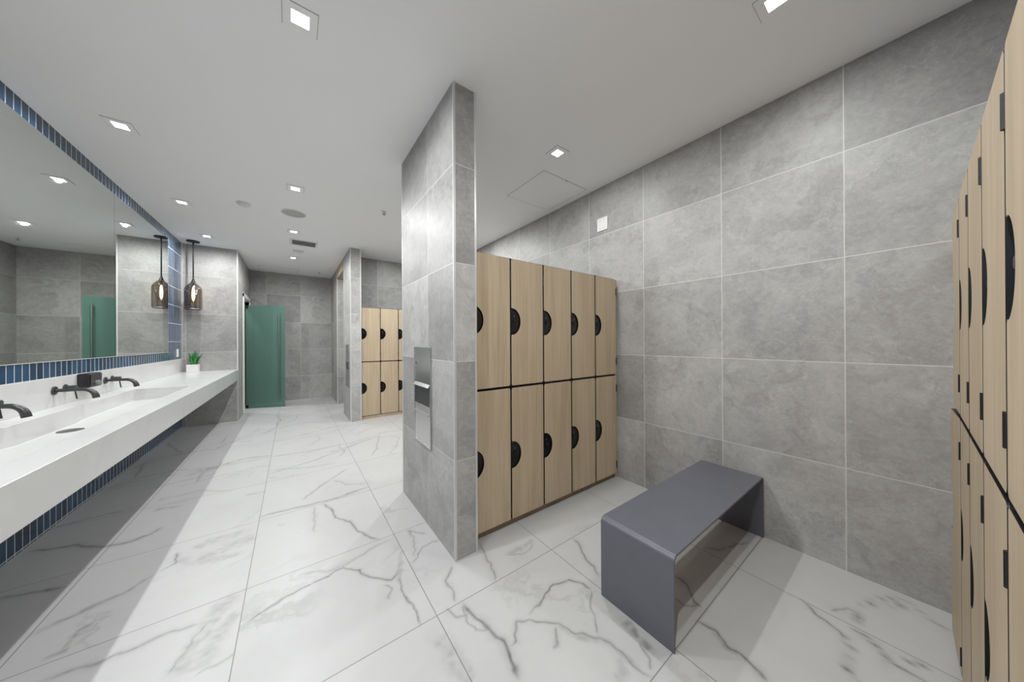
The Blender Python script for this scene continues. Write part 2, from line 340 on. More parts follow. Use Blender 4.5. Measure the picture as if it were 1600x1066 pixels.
def make_floor():
    xs = np.arange(-1.42, 2.60, .0056); ys = [-0.7]
    while ys[-1] < 8.62:
        v = ys[-1]; ys.append(v + (.03 if v < .2 else max(.0026 * v + .0026, .0040)))
    ys = np.array(ys); nx, ny = len(xs), len(ys)
    X, Y = np.meshgrid(xs, ys, indexing='xy'); X = X.ravel(); Y = Y.ravel()
    n1 = value_noise(X + 5, Y + 5, 1, 9.) - .5; n2 = value_noise(X + 5, Y + 5, 2, 9.) - .5
    n3 = value_noise(X + 5, Y + 5, 3, 31.) - .5; n4 = value_noise(X + 5, Y + 5, 4, 31.) - .5
    wx = X + .024 * n1 + .017 * n3; wy = Y + .024 * n2 + .017 * n4
    mod = .62 + .76 * value_noise(X + 5, Y + 5, 7, 13.)
    rag = .82 + .36 * value_noise(X + 5, Y + 5, 8, 45.)
    fib = value_noise(X * .35 + Y * .9 + 9, Y * .25 - X * .8 + 9, 9, 52.)                # streaks inside the broad bands
    vein_shade = np.zeros_like(X)
    for w, k, pts in VEINS_AND_SHADE + random_veins():
        p = np.array(pts); n = len(p); m = 3.4 * w + .012
        lo, hi = p.min(0) - m, p.max(0) + m
        idx = np.nonzero((wx > lo[0]) & (wx < hi[0]) & (wy > lo[1]) & (wy < hi[1]))[0]
        if not len(idx): continue
        ax, ay = wx[idx], wy[idx]; best = np.full(len(idx), 9.); tt = np.zeros(len(idx))
        for i in range(n - 1):
            a, b = p[i], p[i+1]; e = b - a; L2 = max(1e-9, float(e @ e))
            t = np.clip(((ax - a[0]) * e[0] + (ay - a[1]) * e[1]) / L2, 0, 1)
            d = np.hypot(ax - a[0] - t * e[0], ay - a[1] - t * e[1])
            u = d < best; best = np.where(u, d, best); tt = np.where(u, (i + t) / (n - 1), tt)
        taper = np.clip(np.minimum(tt, 1 - tt) * 9 + .25, 0, 1)
        md, rg = mod[idx], rag[idx]
        if w < .0135:
            val = .86 * k * np.exp(-(best / np.maximum(.0042, .48 * w * (.5 + .6 * md))) ** 2) * rg + .30 * k * np.exp(-(best / (2.0 * w * md)) ** 2)
        else:
            val = k * np.exp(-(best / (.8 * w * md)) ** 3) * (.25 + .95 * fib[idx])
        vein_shade[idx] = np.maximum(vein_shade[idx], np.clip(val * taper, 0, 1))
    V = np.zeros((nx * ny, 3), np.float32); V[:, 0] = X; V[:, 1] = Y
    i = (np.arange(ny - 1)[:, None] * nx + np.arange(nx - 1)[None, :]).ravel()
    F = np.stack([i, i + 1, i + nx + 1, i + nx], 1)
    # slab below
    bx = np.array([(-1.8,-.7,-.003),(2.7,-.7,-.003),(2.7,8.7,-.003),(-1.8,8.7,-.003),(-1.8,-.7,-.12),(2.7,-.7,-.12),(2.7,8.7,-.12),(-1.8,8.7,-.12)], np.float32)
    bf = np.array([(0,1,2,3),(7,6,5,4),(0,4,5,1),(1,5,6,2),(2,6,7,3),(3,7,4,0)])
    F = np.concatenate([F, bf + len(V)]); V = np.concatenate([V, bx]); vein_shade = np.concatenate([vein_shade, np.zeros(8)])
    me = bpy.data.meshes.new('floor'); me.vertices.add(len(V)); me.vertices.foreach_set('co', V.ravel())
    me.loops.add(F.size); me.loops.foreach_set('vertex_index', F.ravel().astype(np.int32))
    me.polygons.add(len(F)); me.polygons.foreach_set('loop_start', np.arange(0, F.size, 4, dtype=np.int32))
    me.update(calc_edges=True)
    at = me.attributes.new('vein_shade', 'FLOAT', 'POINT'); at.data.foreach_set('value', vein_shade.astype(np.float32))
    me.materials.append(M_marble)
    o = bpy.data.objects.new('floor', me); COL.objects.link(o); return o
struct(make_floor(), 'white marble-look floor of large square tiles with grey veins', 'floor')

# ------------------------------------------------------------------ room shell
def wall(name, dims, mat, label, cat='wall'):
    b = MB()
    for d in (dims if isinstance(dims, list) else [dims]): b.box(*d)
    return struct(b.build(name, mat), label, cat)
wall('ceiling', (-1.8, 2.7, -.7, 8.7, CEIL, CEIL + .1), M_ceil, 'flat white painted ceiling over the whole room', 'ceiling')
wall('wall_left', (XL - .1, XL, -.7, YE, 0, CEIL), M_blue, 'wall of slim upright glazed blue tiles behind mirror and counter')
wall('wall_right', (XR, XR + .1, -.7, 8.7, 0, CEIL), stone('grey_stone_right', oy=.242, vo=-.02, seed=13., gain=.92),
     'long grey stone-tiled wall behind the dark bench')
wall('wall_back', (-1.5, 2.7, -.7, -.6, 0, CEIL), stone('grey_stone_back', seed=2.), 'added unseen grey stone-tiled wall behind the right-hand lockers')  # unseen wall put in to bounce light back into the room
wall('wall_vanity_end', (XL - .1, XV, YE, 7.52, 0, CEIL), stone('grey_stone_vanity_end', ox=-1.361, oy=7.6, vo=-.055, p=.618, seed=3., gain=.93),
     'grey tiled end wall of basin alcove, behind pendant lamp and potted plant')
wall('wall_door_side', [(XV - .1, XV, 7.52, 8.5, 2.27, CEIL), (XV - .1, XV, 8.5, YF, 0, CEIL)], stone('grey_stone_door_side', oy=8.2, vo=-.055, p=.618, seed=4.),
     'grey tiled wall strip over and beside the green glass door')
wall('wall_far', (-1.8, .778, YF, YF + .1, 0, CEIL), stone('grey_stone_far', ox=.16, vo=-.07, p=.622, seed=5., gain=.95),
     'far grey tiled wall at the end of the walkway')
wall('wall_shower_side', (-1.8, -1.7, 7.4, 8.7, 0, CEIL), stone('grey_stone_shower', seed=6.), 'grey tiled wall of the room behind the glass door')
wall('wall_passage_right', (.776, XR + .1, 7.4, 8.69, 0, CEIL), stone('grey_stone_passage', ox=.5, oy=7.4, vo=-.02, seed=7.),
     'grey tiled wall at right of the far passage, past the opening')
wall('wall_pier', (.776, .942, 5.593, 6.40, 0, CEIL), stone('grey_stone_pier', ox=.6, oy=5.60, vo=-.02, seed=8., gain=1.1),
     'grey tiled pier beside the distant lockers, with a steel dispenser in its side')
wall('wall_locker_bay', (.942, XR, 6.14, 6.40, 0, CEIL), stone('grey_stone_bay', ox=1.32, vo=-.02, seed=9., gain=.92),
     'grey tiled wall above and behind the distant lockers')
wall('wall_partition', (.788, .942, 1.657, 2.71, 0, CEIL), stone('grey_stone_partition', ox=.6, oy=2.09, vo=0., p=.604, seed=10.),
     'tall free-standing grey tiled partition in middle of the room')
b = MB(); b.box(.776, .942, 6.40, 7.4, 2.71, CEIL)
struct(b.build('trim_opening_header', M_tan), 'tan header board over the far opening beside the pier', 'header')

def trims(name, bars, label):
    b = MB()
    for d in bars: b.box(*d)
    return struct(b.build(name, M_trim), label, 'edge trim')
e = .0016
trims('trim_partition', [(.788-e, .800, 1.657-e, 1.657+.010, 0, CEIL), (.930, .942+e, 1.657-e, 1.657+.012, 0, CEIL), (.788-e,.800,2.70,2.71+e,0,CEIL)],
      'pale metal edge trims down the corners of the partition')
trims('trim_pier', [(.776-e, .790, 5.593-e, 5.605, 0, CEIL), (.925, .942+e, 5.593-e, 5.605, 0, CEIL), (.776-e, .788, 6.39, 6.40+e, 0, CEIL)],
      'pale metal edge trims down the corners of the pier')
trims('trim_opening', [(.776-e, .790, 7.4-e, 7.416, 0, CEIL)], 'pale metal edge trim down the far side of the opening')
trims('trim_vanity_end', [(XV-.013, XV+e, YE-e, YE+.012, 0, CEIL)], 'pale metal edge trim on the outer corner of the alcove end wall')
trims('trim_alcove_corner', [(XL-.002, XL+.012, YE-.010, YE+.004, 1.083, CEIL)], 'pale vertical trim where blue tiles meet the alcove end wall')

# ------------------------------------------------------------------ green glass door with white frame
d1 = empty('door_1', (-.757, 8.05, 0)); struct(d1, 'frosted green glass door standing open with a tall pull bar', 'door')
b = MB(); y0, y1 = 7.50 - 8.05, 8.53 - 8.05; x0 = -.75 + .757
for d in ((x0-.11, x0+.022, y0-.02, y0+.045, 0, 2.27), (x0-.11, x0+.022, y1-.03, y1+.03, 0, 2.27), (x0-.11, x0+.022, y0-.02, y1+.03, 2.20, 2.275)): b.box(*d)
fr = b.build('door_frame', M_white, d1, bevel=.003); fr['label'] = 'white painted door frame'
dx, dy = .629, -.25; L = math.hypot(dx, dy); ang = math.atan2(dy, dx)
def place(o): o.rotation_euler = (0, 0, ang); return o
b = MB(); b.box(-.004, L, -.006, .006, .010, 2.09); place(b.build('glass_panel', M_glass, d1, bevel=.002))
b = MB()
for s in (-1, 1):
    b.tube([(L-.085, s*.045, .17), (L-.085, s*.045, 1.96)], .0125, 14)
for z in (.32, 1.80): b.tube([(L-.085, -.045, z), (L-.085, .045, z)], .009, 12)
place(b.build('pull_handle', M_bar, d1, smooth=40))
for z in (.012, 2.035):
    b = MB(); b.box(-.01, .040, -.014, .014, z - .010, z + .055); place(b.build('pivot_hinge', M_rod, d1, bevel=.003))

# ------------------------------------------------------------------ long basin counter
va = empty('basin_counter', (XV - .3, 3.2, 0)); tag(va, 'long white quartz counter with trough basin along blue tiled wall', 'counter')
ox, oy = XV - .3, 3.2
def rel(b, o):
    b.v = [(p[0]-o[0], p[1]-o[1], p[2]-o[2]) for p in b.v]; return b
ZC, ZB = .875, .695
bx0, bx1, by0, by1 = -1.265, -.886, 2.05, 4.62
Y0 = -.595; X0 = XL + .001; X1 = XV; Y1 = YE - .001
b = MB()
prof = [(by0, .762), (2.92, .760), (3.03, .750), (3.62, .750), (3.73, .760), (by1, .762)]
n = len(prof)
vs = [(X0,Y0,ZC),(X1,Y0,ZC),(X1,Y1,ZC),(X0,Y1,ZC),(X0,Y0,ZB),(X1,Y0,ZB),(X1,Y1,ZB),(X0,Y1,ZB),(bx0,by0,ZC),(bx1,by0,ZC),(bx1,by1,ZC),(bx0,by1,ZC)]
fs = [(0,1,9,8),(1,2,10,9),(2,3,11,10),(3,0,8,11),(7,6,5,4),(0,4,5,1),(1,5,6,2),(2,6,7,3),(3,7,4,0)]
k = len(vs); vs += [(bx0, y, z) for y, z in prof] + [(bx1, y, z + .006) for y, z in prof]
fs += [(k+i, k+i+1, k+n+i+1, k+n+i) for i in range(n-1)]
fs += [tuple([8] + [k+i for i in range(n)] + [11])[::-1], tuple([9] + [k+n+i for i in range(n)] + [10]), (8, 9, k+n, k), (11, k+n-1, k+2*n-1, 10)]
b.add(vs, fs); rel(b, (ox, oy, 0)).build('countertop', M_quartz, va, bevel=.0035)
b = MB(); b.box(X0, XL + .014, Y0, Y1, ZC + .0005, 1.083); o = b.build('backsplash', M_quartz, None, bevel=.0015); tag(o, 'low white quartz backsplash strip between counter and blue tiles', 'backsplash')
b = MB(); b.lathe([(.001, .006), (.020, .006), (.034, .004), (.046, .005), (.053, .003), (.055, 0)], (-1.19 - ox, 3.34 - oy, .7515), 28)
dr = b.build('drain', M_drain, va, smooth=40); dr['label'] = 'round dark metal drain'

# faucets ----------------------------------------------------------
def make_faucet():
    r = empty('wall_faucet', (XL + .014, 3.70, .99)); tag(r, 'x', 'faucet', 'wall faucets over the trough basin')
    b = MB(); b.tube([(0,0,0), (.004,0,0), (.010,0,0), (.011,0,0)], [.031,.031,.030,.026], 24); b.build('spout_flange', M_gun, r, smooth=40)
    path = [(.006,0,0), (.05,0,0), (.10,0,0), (.125,0,-.001)]; rad = [.0125,.0125,.0125,.013]
    for i in range(1, 8):
        a = i / 7 * PI * .44
        path.append((.125 + .062*math.sin(a), 0, -.001 - .062*(1-math.cos(a)))); rad.append(.013 + .005*i/7)
    p = path[-1]; path.append((p[0]+.004, 0, p[2]-.020)); rad.append(.0185)
    b = MB(); b.tube(path, rad, 18); sp = b.build('spout', M_gun, r, smooth=50)
    b = MB(); b.tube([(0,.13,.005), (.008,.13,.005), (.010,.13,.005)], [.027,.027,.024], 24); b.build('handle_flange', M_gun, r, smooth=40)
    b = MB(); b.tube([(.008,.13,.005), (.055,.13,.005), (.057,.13,.005)], [.0165,.0165,.0145], 20)
    hb = b.build('handle', M_gun, r, smooth=40)
    b = MB(); b.tube([(.046,.13,-.008), (.050,.13,-.04), (.056,.13,-.085)], .0045, 10); b.build('lever', M_gun, hb, smooth=40)
    return r
f0 = make_faucet()
f0['label'] = 'gunmetal wall faucet directly left of the black soap dispenser'
f1 = copy_tree(f0); f1.location.y = 2.962; f1['label'] = 'gunmetal wall faucet at the left picture edge, farthest from soap dispenser'
f2 = copy_tree(f0); f2.location.y = 4.43; f2['label'] = 'gunmetal wall faucet just right of the soap dispenser, nearest the potted plant'

# soap dispenser ---------------------------------------------------
sd = empty('soap_dispenser', (XL + .0140, 4.085, .968)); tag(sd, 'black boxy soap dispenser on white backsplash between two faucets', 'soap dispenser')
b = MB(); b.box(0, .062, -.10, .10, .0, .118); b.build('housing', M_gunblack, sd, bevel=.010, seg=3)
b = MB(); b.box(.0625, .066, -.088, .088, .012, .108); b.build('front_cover', M_gunblack, sd, bevel=.0015)
b = MB(); b.tube([(.066,.0,.036), (.085,.0,.036), (.089,.0,.036)], [.019,.019,.013], 20); b.build('push_button', M_grey, sd, smooth=40)

# mirror, outlet, cleanout cover -------------------------------------
mr = empty('wall_mirror', (XL, 4.65, 1.206)); tag(mr, 'wide frameless wall mirror above the basin counter, in two panes', 'mirror')
for ya, yb in ((1.55, 4.6495), (4.6525, 6.21)):
    b = MB(); b.box(.0005, .006, ya - 4.65, yb - 4.65, 0, 2.795 - 1.206); b.build('mirror_pane', M_mirror, mr)
b = MB(); b.box(.0005, .0075, 1.55 - 4.65, 6.214 - 4.65, -.006, -.0005); b.build('bottom_rail', M_trim, mr)
ol = empty('wall_outlet', (XL, 6.64, 1.18)); tag(ol, 'small white outlet on blue tiles right of the mirror', 'outlet')
b = MB(); b.box(.0005, .007, -.037, .037, -.06, .06); b.build('cover_plate', M_plastic, ol, bevel=.002)
for z in (-.022, .022):
    b = MB(); b.box(.0072, .009, -.016, .016, z - .013, z + .013); b.build('socket', M_white, ol, bevel=.001)
co = empty('pipe_cover', (XL, 4.35, .205)); tag(co, 'round grey pipe cover low on the dark tiles under the counter', 'pipe cover')
b = MB(); b.tube([(-.002,0,0), (.006,0,0), (.012,0,0)], [.088,.088,.07], 32); b.build('cap', M_grey, co, smooth=40)
b = MB(); b.tube([(.0125,0,0), (.015,0,0)], [.008,.006], 12); b.build('screw', M_steel, co, smooth=40)

# potted plant -----------------------------------------------------
pp = empty('potted_plant', (-1.262, 6.77, ZC + .0005)); tag(pp, 'small green spiky plant in white cube pot at counter end', 'plant')
b = MB(); h = .064; w = .056
b.add([(-h,-h,0),(h,-h,0),(h,h,0),(-h,h,0),(-h,-h,.118),(h,-h,.118),(h,h,.118),(-h,h,.118),(-w,-w,.118),(w,-w,.118),(w,w,.118),(-w,w,.118),(-w,-w,.02),(w,-w,.02),(w,w,.02),(-w,w,.02)],
      [(3,2,1,0),(0,1,5,4),(1,2,6,5),(2,3,7,6),(3,0,4,7),(4,5,9,8),(5,6,10,9),(6,7,11,10),(7,4,8,11),(8,9,13,12),(9,10,14,13),(10,11,15,14),(11,8,12,15),(12,13,14,15)])
b.build('pot', M_pot, pp, bevel=.003)
b = MB(); b.box(-.0555, .0555, -.0555, .0555, .09, .106); b.build('soil', M_soil, pp)
rs = random.Random(3); b = MB()
for i in range(34):
    a = rs.uniform(0, 2*PI); rr = rs.uniform(0, .042); H = rs.uniform(.11, .27) * (1 - rr * 4); lean = rs.uniform(.02, .075); w = rs.uniform(.009, .015)
    cx, cy = rr*math.cos(a), rr*math.sin(a); tx, ty = -math.sin(a + rs.uniform(-.9, .9)), math.cos(a + rs.uniform(-.9, .9)); vs = []; N = 7
    for j in range(N):
        s = j/(N-1); px, py = cx + math.cos(a)*lean*s*s, cy + math.sin(a)*lean*s*s; ww = w*(1 - s**2.2)*(.8+.6*s) + .0006
        vs += [(px - tx*ww, py - ty*ww, .10 + H*s), (px + math.cos(a)*.0035*(1-s), py + math.sin(a)*.0035*(1-s), .10 + H*s), (px + tx*ww, py + ty*ww, .10 + H*s), (px - math.cos(a)*.002, py - math.sin(a)*.002, .10 + H*s)]
    fs = []
    for j in range(N-1):
        for q in range(4): fs.append((j*4+q, j*4+(q+1)%4, (j+1)*4+(q+1)%4, (j+1)*4+q))
    fs.append((N*4-4, N*4-3, N*4-2, N*4-1)); b.add(vs, fs)
b.build('foliage', M_leaf, pp, smooth=60)

# pendant lamp -----------------------------------------------------
pl = empty('pendant_lamp', (-1.234, 6.64, 1.85)); tag(pl, 'black rod pendant lamp with smoked glass bottle shade over counter end', 'pendant lamp')
T = CEIL - 1.85
b = MB(); b.lathe([(.001, T-.018), (.070, T-.018), (.074, T-.014), (.074, T-.0005), (.001, T-.0005)], seg=36); b.build('ceiling_canopy', M_rod, pl, smooth=40)
b = MB(); b.tube([(0,0,.47), (0,0,T-.018)], .0085, 12); b.build('rod', M_rod, pl, smooth=40)
b = MB(); b.lathe([(.001,.475),(.011,.475),(.015,.455),(.024,.428),(.028,.418),(.001,.416)], seg=28); b.build('socket_cap', M_rod, pl, smooth=50)
outer = [(.024,.425),(.030,.412),(.045,.395),(.066,.374),(.084,.350),(.094,.325),(.098,.295),(.098,.04),(.097,.015),(.093,.004),(.088,0)]
b = MB(); b.lathe(outer, seg=48); sh = b.build('glass_shade', M_smoke, pl, smooth=60)
b = MB(); b.lathe([(.088,0),(.094,.003),(.099,.010),(.099,.016),(.090,.010)], seg=48); rim = b.build('shade_rim', M_steel, pl, smooth=50)
b = MB(); b.lathe([(.001,.41),(.014,.40),(.014,.35),(.001,.345)], seg=18); b.build('lamp_holder', M_rod, pl, smooth=40)
b = MB(); b.lathe([(.001,.345),(.009,.335),(.014,.30),(.018,.25),(.017,.20),(.010,.150),(.001,.135)], seg=20); b.build('filament_bulb', M_bulb, pl, smooth=60)

# ------------------------------------------------------------------ lockers
def arc(cx, cz, r, a0, a1, n): return [(cx + r*math.cos(math.radians(a0+(a1-a0)*i/n)), cz + r*math.sin(math.radians(a0+(a1-a0)*i/n))) for i in range(n+1)]
def door_outline(w, h, cz, g=.006, r=.014, ch=.098, cd=.084):
    x0, x1, z0, z1 = g, w - g, g * 1.4, h - g * 1.4
    o = arc(x1-r, z0+r, r, -90, 0, 5) + arc(x1-r, z1-r, r, 0, 90, 5) + arc(x0+r, z1-r, r, 90, 180, 5)
    fr = .012                                                        # rounded lip above and below the thumb cut-out
    o += arc(x0+fr, cz+ch+fr*.6, fr, 180, 250, 4)
    o += [(x0 + cd*math.cos(math.radians(a)), cz + ch*math.sin(math.radians(a))) for a in range(78, -79, -6)]
    o += arc(x0+fr, cz-ch-fr*.6, fr, 110, 180, 4)
    o += arc(x0+r, z0+r, r, 180, 270, 5)
    return o
def make_locker(w, h, cz, depth, hz):
    """oak-fronted locker facing -y; origin at the lower left front corner"""
    r = empty('locker')
    b = MB(); b.box(.0008, w-.0008, .0012, depth, .0008, h-.0008); b.build('carcass', M_black, r)
    b = MB(); b.prism(door_outline(w, h, cz), 'y', -.018, 0.)
    d = b.build('door', [M_oak, M_black], r, smooth=30)                 # compact board: oak face, black core showing at the edges
    for p in d.data.polygons: p.material_index = 0 if p.normal.y < -.9 else 1
    b = MB(); b.prism([(.003, cz-.094)] + [(.006 + .080*math.cos(math.radians(a)), cz + .093*math.sin(math.radians(a))) for a in range(-84, 85, 8)] + [(.003, cz+.094)], 'y', -.0085, .0008)
    k = b.build('lock', M_lock, r, smooth=30, bevel=.002)
    b = MB(); b.tube([(.040, -.0085, cz+.006), (.040, -.0130, cz+.006), (.040, -.0145, cz+.006)], [.013, .0125, .009], 18); b.build('lock_dial', M_lock, k, smooth=40)
    b = MB(); b.box(.034, .041, -.0098, -.0086, cz+.032, cz+.046); b.build('lock_mark', M_dial, k)
    for z in hz:
        b = MB(); b.tube([(w-.001, -.0165, z-.034), (w-.001, -.0165, z+.034)], .0062, 10); b.box(w-.005, w+.003, -.014, .0008, z-.034, z+.034)
        b.build('hinge', M_hinge, r, smooth=40)
    return r

ORD = ['first', 'second', 'third', 'fourth', 'fifth']
def bank(x0, yf, w, ncol, rz, z0, zm, zt, depth, group, labeler, cup, clo, ajar=None):
    up = make_locker(w, zt-zm, cup-zm, depth, (.13, zt-zm-.13)); lo = make_locker(w, zm-z0, clo-z0, depth, (.09, zm-z0-.13)); first = {}
    s = -1 if rz else 1
    for i in range(ncol):
        for row, src, z in (('upper', up, zm), ('lower', lo, z0)):
            o = src if i == 0 else copy_tree(src)
            o.location = (x0 + s*w*i, yf, z); o.rotation_euler = (0, 0, rz)
            tag(o, labeler(i, row), 'locker', group)
            first[i, row] = o
    if ajar:                                                          # a door left slightly open, turned about its hinge side
        for ch in first[ajar[0]].children:
            if ch.name.startswith('door'):
                a = ajar[1]; hx = w - .006; ch.rotation_euler = (0, 0, a); ch.location = (hx - hx*math.cos(a), -hx*math.sin(a), 0)

# bank beside the partition (faces the camera)
bank(.945, 1.744, .3165, 5, 0, .045, 1.004, 1.934, .46, 'oak lockers between partition and bench',
     lambda i, r: [f'{r} oak locker right beside the tall partition, its left edge hidden',
                   f'{r} oak locker in second column right of the partition',
                   f'{r} oak locker in middle column of bank behind the bench',
                   f'{r} oak locker in fourth column, one short of the grey wall',
                   f'{r} oak locker in column touching grey wall behind the bench'][i], 1.474, .514)
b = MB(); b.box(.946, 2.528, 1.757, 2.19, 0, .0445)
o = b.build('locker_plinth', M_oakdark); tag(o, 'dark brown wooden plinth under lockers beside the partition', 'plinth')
b = MB(); b.box(2.529, 2.560, 1.744, 1.765, .0005, 1.928)
o = b.build('filler_panel', M_oak); tag(o, 'narrow oak filler strip between locker bank and grey wall', 'filler panel')

# distant bank beside the pier
bank(.945, 5.655, .310, 5, 0, .05, .99, 1.935, .46, 'oak lockers in the distant bay',
     lambda i, r: [f'distant {r} oak locker right beside the tiled pier',
                   f'distant {r} oak locker in second column from the pier',
                   f'distant {r} oak locker half hidden by the partition edge',
                   f'distant {r} oak locker in the fourth column behind the partition',
                   f'distant {r} oak locker in the fifth column behind the partition'][i], 1.475, .535)
b = MB(); b.box(.946, 2.50, 5.650, 6.12, 0, .0495)
o = b.build('locker_plinth', M_oak); tag(o, 'pale wooden plinth under the distant lockers by the pier', 'plinth')

# bank at the right picture edge (faces away from the camera side, turned half round)
bank(2.39, -.100-.018, .33, 5, PI, .02, 1.03, 1.885, .46, 'oak lockers at the right picture edge',
     lambda i, r: [f'{r} oak locker of right bank in column meeting the grey wall',
                   f'{r} oak locker of right bank in second column from grey wall',
                   f'{r} oak locker of right bank in third column from grey wall',
                   f'{r} oak locker of right bank in column cut by picture edge',
                   f'{r} oak locker of right bank in column outside the picture'][i], 1.46, .585, ((0, 'lower'), math.radians(1.5)))
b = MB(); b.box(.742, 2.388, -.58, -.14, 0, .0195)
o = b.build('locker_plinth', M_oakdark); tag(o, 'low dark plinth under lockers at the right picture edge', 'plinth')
b = MB(); b.box(2.392, 2.56, -.58, -.125, .0005, 1.88)
o = b.build('filler_panel', M_oak); tag(o, 'oak filler panel between right locker bank and grey wall', 'filler panel')

# ------------------------------------------------------------------ bench: one folded steel plate
def bench():
    x0, x1, H, th, R = 1.297, 2.553, .412, .011, .030
    out = [(x0, 0)] + arc(x0+R, H-R, R, 180, 90, 8) + arc(x1-R, H-R, R, 90, 0, 8) + [(x1, 0)]
    r = R - th
    inn = [(x1-th, 0)] + arc(x1-R, H-R, r, 0, 90, 8) + arc(x0+R, H-R, r, 90, 180, 8) + [(x0+th, 0)]
    b = MB(); n = len(out); inn = inn[::-1]
    vs = [(p[0], 0, p[1]) for p in out] + [(p[0], 0, p[1]) for p in inn]
    vs += [(x, .372, z) for x, y, z in vs]; m = 2*n; fs = []
    for i in range(n-1):
        fs += [(i, i+1, n+i+1, n+i), (m+i, m+n+i, m+n+i+1, m+i+1), (i, m+i, m+i+1, i+1), (n+i, n+i+1, m+n+i+1, m+n+i)]
    fs += [(0, n, m+n, m), (n-1, m+n-1, m+2*n-1, 2*n-1)]
    b.add([(x, y + .612, z) for x, y, z in vs], fs)
    o = b.build('bench', M_bench, smooth=25, bevel=.002); return o
tag(bench(), 'dark slate bench of folded steel plate against grey wall', 'bench')

# ------------------------------------------------------------------ recessed paper towel dispensers
def make_towel():
    r = empty('towel_dispenser'); W = .345; Hh = .725      # local: x = 0 is the tile face, unit looks along -x; y runs along the wall
    b = MB(); t = .016
    for d in ((-.010, .0, 0, t, 0, Hh), (-.010, .0, W-t, W, 0, Hh), (-.010, .0, t, W-t, 0, t), (-.010, .0, t, W-t, Hh-t, Hh)): b.box(*d)
    b.build('frame', M_steel, r, bevel=.002)
    b = MB(); b.add([(-.006,t,.455),(-.006,W-t,.455),(-.006,W-t,Hh-t),(-.006,t,Hh-t),(-.001,t,.455),(-.001,W-t,.455),(-.001,W-t,Hh-t),(-.001,t,Hh-t)],
                    [(0,1,2,3),(7,6,5,4),(0,4,5,1),(1,5,6,2),(2,6,7,3),(3,7,4,0)])
    up = b.build('upper_door', M_steel, r)
    b = MB(); b.tube([(-.006, W-.045, .60), (-.0085, W-.045, .60)], .007, 14); b.build('keyhole', M_steeldark, up, smooth=40)
    b = MB(); b.add([(-.0065,t,.456),(-.0065,W-t,.456),(-.022,W-t,.436),(-.022,t,.436),(-.001,t,.452),(-.001,W-t,.452),(-.018,W-t,.430),(-.018,t,.430)],
                    [(0,1,2,3),(7,6,5,4),(0,4,5,1),(1,5,6,2),(2,6,7,3),(3,7,4,0)])
    b.build('towel_lip', M_steel, r)
    b = MB(); b.box(-.003, -.0005, t, W-t, .292, .455); b.build('recess', M_steeldark, r)
    b = MB(); b.box(-.008, -.001, t, W-t, t, .292); lw = b.build('waste_door', M_steel, r, bevel=.0015)
    b = MB(); b.box(-.014, -.0075, t+.012, W-t-.012, .232, .238); b.build('door_fold', M_steel, lw)
    return r
td = make_towel(); td.location = (.788, 2.027, .567); tag(td, 'recessed steel paper towel dispenser in the side of tall partition', 'towel dispenser', 'recessed steel towel dispensers')
t2 = copy_tree(td); t2.location = (.776, 5.705, .565); t2['label'] = 'small distant steel towel dispenser in the side of the pier'

# ------------------------------------------------------------------ wall plate on the right wall
wp = empty('switch_plate', (XR, 1.90, 2.527)); tag(wp, 'white square blank plate high on the grey wall above lockers', 'wall plate')
b = MB(); b.box(-.007, -.0005, -.062, .062, -.066, .066); b.build('plate', M_plastic, wp, bevel=.002)
for y in (-.023, .023):
    for z in (-.042, .042):
        b = MB(); b.tube([(-.0072, y, z), (-.0085, y, z)], .004, 10); b.build('screw', M_grey, wp, smooth=40)

# ------------------------------------------------------------------ ceiling fittings
def make_downlight():
    r = empty('downlight'); o, i = .070, .036
    b = MB()
    for z0, z1, A, B in ((-.0045, -.0005, o, i),):
        b.box(-A, A, -A, -B, z0, z1); b.box(-A, A, B, A, z0, z1); b.box(-A, -B, -B, B, z0, z1); b.box(B, A, -B, B, z0, z1)
    b.build('trim_plate', M_ceil, r)
    g = o + .0025; b = MB()
    b.box(-g, g, -g, -o-.0002, -.0015, -.0003); b.box(-g, g, o+.0002, g, -.0015, -.0003); b.box(-g, -o-.0002, -o, o, -.0015, -.0003); b.box(o+.0002, g, -o, o, -.0015, -.0003)
    b.build('shadow_gap', M_gap, r)
    b = MB(); b.box(-i+.0005, i-.0005, -i+.0005, i-.0005, -.0030, -.0006); b.build('lens', M_lens, r)
    return r
LAMP_W = 12.5
def lamp(parent, power, wide):
    if wide:                                    # open reflector: throws light nearly evenly over the half space below
        l = bpy.data.lights.new('downlight_lamp', 'SPOT'); l.spot_size = PI; l.spot_blend = WIDE; l.shadow_soft_size = .02; l.energy = power * 4 * .8
    else:
        l = bpy.data.lights.new('downlight_lamp', 'AREA'); l.shape = 'SQUARE'; l.size = .066; l.energy = power
    l.color = (.985, 1., .995)
    o = bpy.data.objects.new('downlight_lamp', l); COL.objects.link(o); o.parent = parent
    o.location = (0, 0, -.012 if wide else -.0048); return o
WIDE = .55
dl = make_downlight(); first = True; POWER = {}
